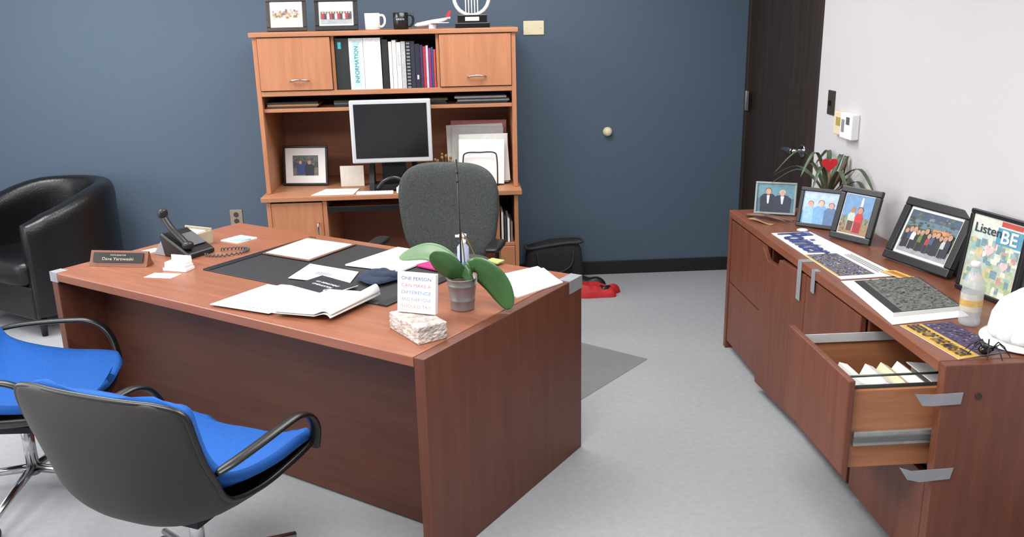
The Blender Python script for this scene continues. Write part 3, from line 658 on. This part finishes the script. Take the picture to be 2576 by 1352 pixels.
# ------------------------------------------------------------ things on the credenza
def quadmap(p):
    p=[Vector(x) for x in p]
    return lambda a,b:(p[0]*(1-a)+p[1]*a)*(1-b)+(p[3]*(1-a)+p[2]*a)*b
def printed(name,label,cat,corners,z,th,base,rects,group=None):
    f=quadmap(corners);mb=MB();mb.prism([tuple(f(0,0)),tuple(f(1,0)),tuple(f(1,1)),tuple(f(0,1))],z,z+th,base,side=paper2)
    e=z+th+.0003
    for (a0,a1,b0,b1,c) in rects:
        q=[f(a0,b0),f(a1,b0),f(a1,b1),f(a0,b1)];mb.poly([(v.x,v.y,e) for v in q],P(c));e+=.00001
    o=top(mb.obj(name,weld=False),label,cat,group)
    return o,f
def flattext(o,f,body,a,b,w,h,col,z,bold=.02):
    c=f(a,b);d=(f(a+.01,b)-f(a-.01,b));ang=math.atan2(d.y,d.x)
    loc=o.location
    return text(o,body,P(col),T((c.x-loc.x,c.y-loc.y,z-loc.z))@RZ(ang),w=w,h=h,bold=bold)
crd=[(1.405,3.86),(1.42,3.13),(1.655,3.15),(1.585,3.86)]
rc=[(0.52,.95,.04,.66,(100,100,118)),(.52,.95,.0,.04,(220,180,70))]
for i in range(320):
    a=random.uniform(.525,.935);b=random.uniform(.05,.63);k=random.choice([(200,170,90),(60,60,100),(210,205,200),(120,120,150),(50,50,70),(180,130,90),(150,150,160),(90,85,80)])
    rc.append((a,a+random.uniform(.006,.014),b,b+random.uniform(.01,.03),k))
rc+=[(.03,.10,.70,.90,(70,90,150)),(.56,.93,.74,.76,(150,150,155)),(.56,.93,.80,.82,(150,150,155)),(.56,.93,.86,.88,(150,150,155))]
o,f=printed('newspaper','white newspaper front page with blue masthead and crowd photo','newspaper',crd,.741,.003,white,rc)
flattext(o,f,'Pointer',.28,.42,.36,.13,(50,60,130),.7485,.02)
printed('paper_scrap','small yellow and orange paper scrap on the credenza','paper',[(1.60,3.20),(1.64,3.06),(1.69,3.08),(1.66,3.20)],.749,.001,P((225,180,80)),[(.1,.9,.3,.7,(180,110,50))])
printed('paper_sheet','white paper sheets beneath the picture book','paper',[(1.41,3.11),(1.375,2.63),(1.66,2.68),(1.70,3.13)],.741,.002,white,[])
rc=[(0,1,0,1,(24,26,28)),(.02,.98,.14,.98,(108,112,104))]
for i in range(700):
    a=random.uniform(.02,.955);b=random.uniform(.15,.93);rc.append((a,a+random.uniform(.006,.02),b,b+random.uniform(.01,.045),random.choice([(96,108,84),(130,124,132),(84,88,80),(145,145,152),(112,104,124),(76,84,70),(60,64,56)])))
printed('picture_book','black landscape picture book with forest photograph','book',[(1.435,3.06),(1.41,2.70),(1.665,2.74),(1.69,3.08)],.7435,.014,P((24,26,28)),rc)
rc=[(0,1,0,.42,(208,166,70)),(0,1,.42,1,(64,56,88))]
for i in range(160):
    a=random.uniform(.02,.95);b=random.uniform(.44,.93);rc.append((a,a+.025,b,b+.045,random.choice([(90,70,120),(140,120,150),(70,60,100),(120,70,80),(50,44,60)])))
o,f=printed('flyer','purple flyer with bold yellow lettering strip','flyer',[(1.395,2.62),(1.425,2.325),(1.60,2.37),(1.57,2.63)],.741,.002,P((52,44,80)),rc)
flattext(o,f,'BEERS OF THE MASTER',.5,.2,.27,.045,(40,30,40),.7462,.03)
mb=MB()
mb.tube(cr([(1.40,4.22,.752),(1.46,4.17,.757),(1.52,4.12,.754),(1.58,4.05,.751)],5),[.006,.009,.012,.013,.014,.016,.014,.013,.012,.013,.012,.011,.009,.007,.005,.004],P((105,75,60)),8,flat=(.7,1.4))
mb.tube(cr([(1.47,4.16,.756),(1.49,4.10,.760),(1.54,4.03,.752)],4),[.009,.009,.008,.008,.007,.006,.005,.004,.003],P((85,60,50)),8)
top(mb.obj('driftwood',weld=False),'small twisted piece of dark driftwood','driftwood')
top(MB().surf(lambda u,v:(1.385+.09*u,4.14-.12*u+(.035*math.sin(math.pi*u))*(2*v-1),.7415+.006+.006*math.sin(6*u)),12,6,P((165,130,100))).obj('dried_leaf',solid=.002),'curled dry brown leaf on the credenza','leaf')
top(MB().lathe([(0,0),(.024,0),(.026,.003),(.02,.006),(0,.008)],white,c=(1.565,3.90,.741)).obj('pin_badge'),'round white pin badge on the credenza','badge')
def leaf(mb,pts,w,m,fold=.25,n=14,side=None,tipw=.0):
    c=cr(pts,n//(len(pts)-1)+1);N=len(c)-1
    up=Vector(side) if side else None
    def fn(u,v):
        i=min(N,round(u*N));p=c[i];t=(c[min(N,i+1)]-c[max(0,i-1)]).normalized()
        s=(up if up else t.cross(Vector((0,0,1)))).copy();s=(s-t*s.dot(t)).normalized();n_=s.cross(t).normalized()
        if n_.z<0:n_=-n_
        ww=w*(max(0,math.sin(math.pi*min(.995,(u*.93+.06))))**.6)*(1-tipw*u);k=2*v-1
        return p+s*ww*k+n_*abs(k)*ww*fold
    return mb.surf(fn,N,6,m)
o=thing('potted_plant','spiky green potted plant with red heart pick','potted plant',(1.772,4.145,.741))
MB().lathe([(0,0),(.050,0),(.055,.004),(.067,.10),(.070,.115),(.064,.115),(.060,.10),(0,.095)],P((70,58,50))).obj('pot',o,wo=False)
lg=M('plant_green',(72,88,64),.45,var=.35,scale=25)
mb=MB()
for i in range(14):
    a=i*2.4+.3;r=.13+.045*(i%4);hh=.11+.035*(i%5)
    cx_=math.cos(a);sy_=math.sin(a)
    leaf(mb,[(0,0,.09),(min(.06,r*.35*cx_),r*.35*sy_,.09+hh*.6),(min(r*.85*cx_,.085),r*.85*sy_,.09+hh*.95),(min(r*1.5*cx_,.085),r*1.5*sy_,.07+hh*.6)],.012,lg,.3)
mb.obj('foliage',o,wo=False,solid=.001,weld=False)
mb=MB()
for dx,dy,z in((.03,-.14,.32),(.05,-.18,.27),(-.04,.06,.27),(.04,-.09,.30),(.02,-.20,.21)):
    mb.tube([(0,0,.09),(dx*.5,dy*.5,z*.6),(dx,dy,z)],[.003,.003,.0015],P((110,60,45)),6)
mb.obj('twigs',o,wo=False,weld=False)
hp=[]
for k in range(32):
    t=2*math.pi*k/32;hp.append((.036*math.sin(t)**3,.036*(13*math.cos(t)-5*math.cos(2*t)-2*math.cos(3*t)-math.cos(4*t))/16))
MB().prism(hp,-.004,.004,M('heart_red',(205,35,45),.4),mx=T((-.06,-.14,.285))@RZ(-.1)@VX).cyl((-.02,-.04,.09),(-.06,-.14,.265),.0015,P((200,60,60)),seg=6).obj('heart_pick',o,wo=False,label='red heart on a stick')
o=thing('water_bottle','clear plastic water bottle with pale label and white cap','water bottle',(1.61,2.60,.7445))
cp=M('clear_plastic',(205,212,216),.12,alpha=.42)
pr=[(0,.002),(.024,0),(.031,.006),(.0325,.02),(.031,.03),(.0325,.04),(.0325,.115),(.031,.12),(.0325,.128),(.031,.142),(.022,.165),(.0135,.18),(.0125,.195)]
MB().lathe(pr,cp).obj('bottle',o,wo=False)
MB().lathe([(.0332,.05),(.0332,.108)],P((190,184,172))).obj('label_wrap',o,wo=False)
MB().lathe([(.0336,.068),(.0336,.088)],P((200,160,90))).obj('label_band',o,wo=False)
MB().lathe([(.0,.209),(.013,.209),(.0145,.206),(.0145,.192),(.0,.192)],white).obj('cap',o,wo=False)
o=thing('hard_hat','plain white hard hat resting on the credenza','hard hat',(1.728,2.450,.741),(0,0,.4))
hm=M('hard_hat_white',(224,224,224),.5,var=.01)
MB().lathe([(.122,.012),(.125,.03),(.119,.075),(.101,.115),(.067,.142),(.03,.153),(0,.154)],hm,seg=48).obj('dome',o,wo=False,solid=.004)
MB().surf(lambda u,v:((.121+.028*v*(1.0+.5*max(0,-math.cos(2*math.pi*u))))*math.cos(2*math.pi*u),(.121+.022*v)*math.sin(2*math.pi*u),.014-.008*v),48,3,hm,cu=True).obj('brim',o,wo=False,solid=.004)
MB().tube([(-.122*math.cos(t),0,.02+.140*math.sin(t)) for t in [math.pi*i/20 for i in range(21)]],.010,hm,8,flat=(.8,1.6)).obj('ridge',o,wo=False)
for yy in(-.045,.045):
    MB().tube([(-.115*math.cos(t),yy,.02+.130*math.sin(t)) for t in [math.pi*i/20 for i in range(21)]],.008,hm,8,flat=(.9,1.6)).obj('ridge',o,wo=False)
o=thing('toy_spider','shiny black plastic toy spider with bent legs','toy spider',(1.525,2.350,.7465),(0,0,.5))
MB().sell((-.018,0,.016),.021,.017,.015,bgm,1,1).sell((.012,0,.013),.012,.011,.009,bgm,1,1).obj('body',o,wo=False)
for sx in(-1,1):
    for k in range(4):
        a=math.radians(30+40*k);c,s=math.cos(a),sx*math.sin(a)
        MB().tube([(.01*c,.008*s,.013),(.028*c,.028*s,.034),(.048*c,.048*s,.018),(.060*c,.060*s,.0)],[.0022,.0022,.0018,.001],black,6).obj('leg',o,wo=False)
# ------------------------------------------------------------ things on the desk
Z=.7402
pad=thing('desk_pad','large black leatherette desk pad','desk pad',(-.129,2.505,Z),(0,0,PHI))
MB().box(-1.40,-.42,.326,.94,0,.004,M('pad_black',(36,37,40),.5,bump=.1,bscale=300)).obj('pad',pad,bevel=.001,wo=False)
pe=M('pad_edge',(26,26,28),.35)
MB().box(-1.40,-1.36,.326,.94,.004,.007,pe).obj('side_rail',pad,bevel=.001,wo=False)
MB().box(-.46,-.42,.326,.94,.004,.007,pe).obj('side_rail',pad,bevel=.001,wo=False)
Zp=Z+.0075
def sheet(pts,z,th,m,label,name='paper_sheet',cat='paper',group='loose papers on the desk'):
    return top(MB().prism(pts,z,z+th,m).obj(name),label,cat,group)
sheet([(-.87,3.795),(-.715,4.065),(-.475,3.90),(-.645,3.64)],Zp,.003,M('clipboard_brown',(110,80,60),.6),'thin brown clipboard on the desk pad','clipboard','clipboard',None)
sheet([(-.855,3.80),(-.715,4.03),(-.495,3.89),(-.65,3.66)],Zp+.0032,.002,white,'white sheets on a brown clipboard')
sheet([(-.485,3.555),(-.285,3.81),(-.08,3.66),(-.25,3.43)],Zp,.006,white,'thick stack of white papers on the pad')
sheet([(-.44,3.60),(-.20,3.79),(-.06,3.62),(-.30,3.42)],Zp+.0062,.002,paper2,'white sheet slightly turned on a paper stack')
sheet([(-.915,3.10),(-.755,3.325),(-.50,3.17),(-.68,2.97)],Zp+.0003,.0015,white,'white letter sheet near the desk edge')
sheet([(-.86,3.14),(-.70,3.31),(-.38,3.18),(-.55,2.97)],Zp+.002,.0015,paper2,'white letter sheet overlapping another sheet')
sheet([(-.80,3.06),(-.62,3.26),(-.33,3.14),(-.50,2.93)],Zp+.0037,.002,white,'white letter sheet on a pile of sheets')
A,B_,C_,D_=Vector((-.665,2.955)),Vector((-.42,2.865)),Vector((-.27,3.10)),Vector((-.50,3.19))
def curl(off):
    def fn(u,v):
        p=(A.lerp(B_,u)).lerp(D_.lerp(C_,u),v)
        k=max(0,(u-.62)/.38);z=.030*math.sin(math.pi*k*.95)*(.4+.6*v) if k>0 else 0
        pull=-.035*k*k
        return (p.x+pull,p.y,Zp+.008+off+z*(1+off*40))
    return fn
top(MB().surf(curl(0),26,6,paper2).obj('brochure',solid=.0015),'open white brochure with curled page','brochure')
top(MB().surf(lambda u,v:(lambda q:(q[0],q[1],q[2]+.004+.01*max(0,u-.5)))(curl(.002)(u,v)),26,6,M('grey_paper2',(212,212,213),.6)).obj('brochure',solid=.001),'grey-white curled brochure page on the desk','brochure')
o,f=printed('paper_sheet','printed white sheet with grey picture on the pad','paper',[(-.69,3.40),(-.44,3.28),(-.42,3.45),(-.635,3.60)],Zp+.0004,.0015,white,[(.25,.8,.3,.75,(205,208,212)),(.3,.6,.4,.6,(150,155,165))],'loose papers on the desk')
o,f=printed('booklet','dark navy booklet with white lettering','booklet',[(-.655,3.27),(-.50,3.13),(-.40,3.24),(-.555,3.39)],Zp+.0065,.004,P((30,34,44)),[])
flattext(o,f,'U.S. DEPARTMENT',.5,.60,.13,.013,(220,222,228),Zp+.0115)
flattext(o,f,'OF EDUCATION',.5,.42,.11,.013,(220,222,228),Zp+.0115)
f2=MB();cc=f(.8,.25);f2.lathe([(0,0),(.018,0),(.018,.0005),(0,.0006)],P((180,190,205)),c=(cc.x,cc.y,Zp+.0107));f2.lathe([(.012,.0008),(.0,.0009)],P((60,80,130)),c=(cc.x,cc.y,Zp+.0107))
f2.obj('seal',o)
nv=M('navy_cloth',(32,44,66),.92,bump=.4,bscale=120)
cl=thing('folded_cloth','folded navy blue knit cloth on the papers','cloth',(-.325,3.335,Zp+.0082),(0,0,-.5))
MB().surf(cloth(0,0,.085,.080,.022,3.3,.004),64,22,nv,cu=True).obj('lower_fold',cl,wo=False)
MB().surf(cloth(.008,.012,.070,.048,.020,6.4,.016),56,18,nv,cu=True).obj('upper_fold',cl,wo=False)
np_=thing('nameplate','wooden desk nameplate with black engraved plate','nameplate',(-1.445,3.720,Z),(0,0,math.atan2(-.05,.25)))
MB().prism([(-.03,0),(.035,0),(.02,.018),(.012,.06),(.004,.062),(-.022,.012)],-.13,.13,W('nameplate_wood',(110,62,44),(130,78,56),'x'),mx=S).obj('wooden_base',np_,bevel=.002,wo=False)
mxn=T((0,-.0135,.036))@Matrix.Rotation(-.48,4,'X')
MB().box(-.112,.112,-.003,.0,-.021,.021,M('black_gloss2',(18,18,20),.25),mx=mxn).obj('plate',np_,wo=False)
text(np_,'Dave Yaroweski',P((190,175,150)),mxn@T((0,-.0035,-.006))@VX,w=.14,h=.012)
text(np_,'STATE SENATOR',P((190,175,150)),mxn@T((0,-.0035,.010))@VX,w=.07,h=.006)
ph=thing('desk_phone','black office desk phone with upright handset on a grey stand','telephone',(-1.225,3.88,Z),(0,0,math.radians(58)))
ph.scale=(.88,.88,.88)
MB().prism([(-.12,0),(.05,0),(.075,.105),(.060,.115),(-.12,.024)],-.085,.085,black,mx=S).obj('base',ph,bevel=.008,wo=False)
MB().prism([(.051,0),(.135,0),(.13,.006),(.066,.080)],-.080,.080,M('stand_grey',(140,145,152),.5),mx=S).obj('wedge_stand',ph,bevel=.003,wo=False)
mb=MB()
mb.tube(cr([(-.05,-.085,.058),(-.05,-.04,.095),(-.05,.02,.140),(-.05,.058,.185),(-.05,.072,.212)],5),.014,black,12,flat=(.9,1.4))
mb.sell((-.05,.066,.208),.025,.020,.025,black,.7,.8).sell((-.05,-.085,.062),.026,.026,.020,black,.7,.8)
mb.obj('handset',ph,wo=False,weld=False)
MB().box(-.01,.07,-.06,.04,0,.004,M('key_grey',(80,82,86),.5),mx=T((0,-.025,.078))@Matrix.Rotation(.47,4,'X')).obj('keypad',ph,wo=False)
mb=MB();pts=[];base=cr([(-1.12,3.81,Z+.012),(-1.05,3.79,Z+.012),(-.97,3.83,Z+.012),(-.95,3.88,Z+.012),(-1.00,3.90,Z+.012),(-1.07,3.89,Z+.012)],24)
for i,p in enumerate(base):
    a=i*1.25;pts.append(p+Vector((.004*math.cos(a),.004*math.sin(a)*.5,.006*math.sin(a)-.002)))
mb.tube(pts,.003,M('cord_grey',(60,60,64),.5),6)
top(mb.obj('phone_cord'),'dark grey coiled telephone cord on the desk','phone cord')
bx=thing('note_box','beige desktop note box with small cards','note box',(-1.24,4.06,Z),(0,0,-.5))
bg=M('beige_card',(170,158,136),.7)
MB().box(-.08,.08,-.045,-.039,0,.052,bg).box(-.08,.08,.039,.045,0,.070,bg).box(-.08,-.074,-.039,.039,0,.060,bg).box(.074,.08,-.039,.039,0,.060,bg).box(-.074,.074,-.039,.039,0,.006,bg).obj('box',bx,wo=False,bevel=.001,weld=False)
MB().box(-.06,.06,-.025,.025,.006,.062,paper2).obj('cards',bx,wo=False,bevel=.001)
sheet([(-1.12,4.08),(-1.05,4.17),(-.96,4.11),(-1.03,4.02)],Z,.006,white,'small pad of white notes on the desk','note_pad','note pad',None)
sheet([(-1.07,4.06),(-1.02,4.11),(-.98,4.08),(-1.02,4.04)],Z+.0062,.003,P((150,190,205)),'pale blue sticky note on a note pad','sticky_note','sticky note',None)
sheet([(-1.48,3.90),(-1.39,3.99),(-1.34,3.95),(-1.43,3.86)],Z,.002,paper2,'white slip of paper behind the nameplate')
ck=thing('business_card_holder','white stack of business cards in a holder','card holder',(-1.175,3.615,Z),(0,0,-.35))
MB().box(-.055,.055,-.03,.03,0,.012,white).box(-.048,.05,-.026,.03,.012,.024,paper2).obj('lower_stack',ck,bevel=.001,wo=False)
MB().box(-.05,.045,-.022,.03,.024,.034,white).box(-.05,.045,.025,.030,.034,.055,white).obj('upper_stack',ck,bevel=.001,wo=False)
sheet([(-1.285,3.515),(-1.26,3.575),(-1.145,3.545),(-1.17,3.485)],Z,.001,white,'single white business card on the desk','business_card','business card',None)
# brick + sign
bm_=M('old_brick',(186,176,169),.9,var=.38,scale=26,bump=.9,bscale=70)
a0=math.atan2(-.17,.10)
o=MB().box(-.10,.10,-.053,.053,0,.058,bm_).obj('brick',bevel=.004)
bmm=bmesh.new();bmm.from_mesh(o.data);bmesh.ops.subdivide_edges(bmm,edges=bmm.edges,cuts=10,use_grid_fill=True)
for v in bmm.verts:
    if v.co.z>.004:
        v.co+=Vector((random.uniform(-1,1),random.uniform(-1,1),random.uniform(-1,0)))*.0014
bmm.to_mesh(o.data);bmm.free();o.location=(-.155,2.735,Z);o.rotation_euler=(0,0,a0)
top(o,'weathered whitish brick used as a display base','brick',center=False)
sg=thing('desk_sign','small white block sign with pastel lettering on a brick','sign',(-.16,2.755,Z+.0585),(-.13,0,-.40))
MB().box(-.068,.068,0,.022,.003,.135,M('sign_white',(228,228,228),.5,var=.01)).obj('block',sg,bevel=.002,wo=False)
cols=[(90,100,170),(190,130,130),(120,150,190),(150,150,160),(185,150,135)]
for i,l in enumerate(['ONE PERSON','CAN MAKE A','DIFFERENCE','AND EVERYONE','SHOULD TRY']):
    text(sg,l,P(cols[i]),T((0,-.0006,.117-.023*i))@VX,w=.105,h=.011,bold=.0)
# orchid
op=thing('potted_orchid','green orchid with broad leaves in a metal pot','potted plant',(-.008,2.968,Z))
met=M('zinc_pot',(140,140,142),.42,metal=.65,var=.14,scale=14)
MB().lathe([(0,0),(.040,0),(.041,.006),(.0435,.035),(.0452,.037),(.0440,.040),(.050,.088),(.0518,.090),(.0505,.093),(.0525,.112),(.055,.115),(.0515,.116),(.048,.10),(0,.098)],met,seg=40).obj('pot',op,wo=False)
MB().sell((0,0,.098),.048,.048,.014,P((70,60,50)),1,1,df=lambda p:Vector((p.x,p.y,p.z*(1+.4*math.sin(90*p.x)*math.sin(80*p.y))))).obj('bark',op,wo=False)
ol=M('orchid_green',(54,92,52),.33,var=.15,scale=10)
ol2=M('orchid_green_light',(104,134,98),.38,var=.12,scale=10)
leaf(MB(),[(.005,-.005,.11),(.05,-.03,.150),(.105,-.05,.115),(.14,-.062,.060),(.158,-.070,.014)],.052,ol,.12,20,side=(.75,-.45,.55)).obj('leaf',op,wo=False,solid=.002)
leaf(MB(),[(0,0,.11),(-.03,-.02,.145),(-.07,-.035,.185),(-.10,-.04,.215)],.042,ol,.2,18,side=(.6,-.2,.6)).obj('leaf',op,wo=False,solid=.002)
leaf(MB(),[(0,.01,.11),(-.05,.03,.170),(-.12,.045,.198),(-.215,.05,.178)],.036,ol2,.12,18,side=(.1,.6,.8)).obj('leaf',op,wo=False,solid=.002,label='pale underside of a leaf')
MB().tube([(.0,.01,.10),(.0,.01,.25),(-.004,.012,.525)],.003,black,8).sell((-.003,.012,.45),.006,.006,.006,black,1,1,nu=10,nv=6).sell((-.003,.012,.48),.005,.005,.007,black,1,1,nu=10,nv=6).obj('support_stake',op,wo=False,weld=False)
MB().tube(cr([(.004,.01,.10),(.012,.012,.17),(.005,.012,.27),(.03,.012,.23),(.055,.01,.17)],6),.0022,P((120,90,60)),6).obj('flower_spike',op,wo=False)
sb=thing('sanitizer_bottle','small clear hand sanitizer bottle with white pump','bottle',(.0,3.50,Z+.0145))
MB().lathe([(0,0),(.022,0),(.024,.01),(.024,.07),(.012,.085),(.011,.09)],M('sanitizer',(190,205,225),.2,alpha=.7)).obj('bottle',sb,wo=False)
MB().lathe([(.013,.088),(.013,.10),(.006,.102),(.006,.112),(.016,.114),(.016,.122),(0,.123)],white).box(-.03,0,-.005,.005,.112,.12,white).obj('pump',sb,wo=False)
G='colourful cards behind the plant'
for pts,c,n,zz in(([(-.19,3.50),(-.10,3.60),(.0,3.50),(-.08,3.40)],(190,40,110),'magenta',.001),([(-.08,3.47),(-.01,3.54),(.06,3.47),(-.01,3.40)],(60,110,190),'blue',.0075),([(.09,3.53),(.12,3.57),(.17,3.53),(.14,3.49)],(170,190,110),'lime green',.001)):
    sheet(pts,Zp+zz,.006 if n!='blue' else .0001+.004,P(c),'small %s card packet'%n,'card_packet','card',G)
sheet([(.19,3.06),(.09,3.32),(.30,3.455),(.375,3.225)],Z,.005,white,'stack of white papers at the desk end')
sheet([(.18,3.10),(.12,3.30),(.32,3.42),(.365,3.235)],Z+.0052,.002,paper2,'white sheet on a stack at the desk end')
# ------------------------------------------------------------ lights
def area(loc,rot,sx,sy,p,col=(1,1,1)):
    l=bpy.data.lights.new('a','AREA');l.shape='RECTANGLE';l.size=sx;l.size_y=sy;l.energy=p;l.color=col
    o=bpy.data.objects.new('area_light',l);COL.objects.link(o);o.location=loc;o.rotation_euler=rot;return o
for x,y,p in((-2.2,4.3,70),(.2,4.3,52),(-2.2,1.6,72),(.0,1.6,74)):
    area((x,y,2.58),(0,0,0),1.4,1.0,p,(1,.99,.965))
area((-3.5,2.6,1.5),(0,math.radians(-90),0),1.6,2.6,50,(.95,.97,1))  # added side light by the left wall, brightens from the left; not on the ceiling
w=bpy.data.worlds.new('w');sc.world=w;w.use_nodes=True;w.node_tree.nodes['Background'].inputs[0].default_value=(.8,.85,.9,1);w.node_tree.nodes['Background'].inputs[1].default_value=.5
# ------------------------------------------------------------ camera
h,f,th,psi,rho=1.7408,2239.6842,.2819,.0564,-.0209
F=Vector((math.sin(psi)*math.cos(th),math.cos(psi)*math.cos(th),-math.sin(th)))
R=Vector((math.cos(psi),-math.sin(psi),0));U=R.cross(F)
R2=R*math.cos(rho)+U*math.sin(rho);U2=-R*math.sin(rho)+U*math.cos(rho)
cam=bpy.data.cameras.new('camera');cam.sensor_width=36;cam.lens=f/2576*36;cam.clip_start=.05
co=bpy.data.objects.new('camera',cam);COL.objects.link(co)
m=Matrix((( R2.x,U2.x,-F.x,0),(R2.y,U2.y,-F.y,0),(R2.z,U2.z,-F.z,h),(0,0,0,1)))
co.matrix_world=m;sc.camera=co
try:
    sc.view_settings.view_transform='Standard';sc.view_settings.look='None';sc.view_settings.exposure=0.0
except Exception as ex:print(ex)
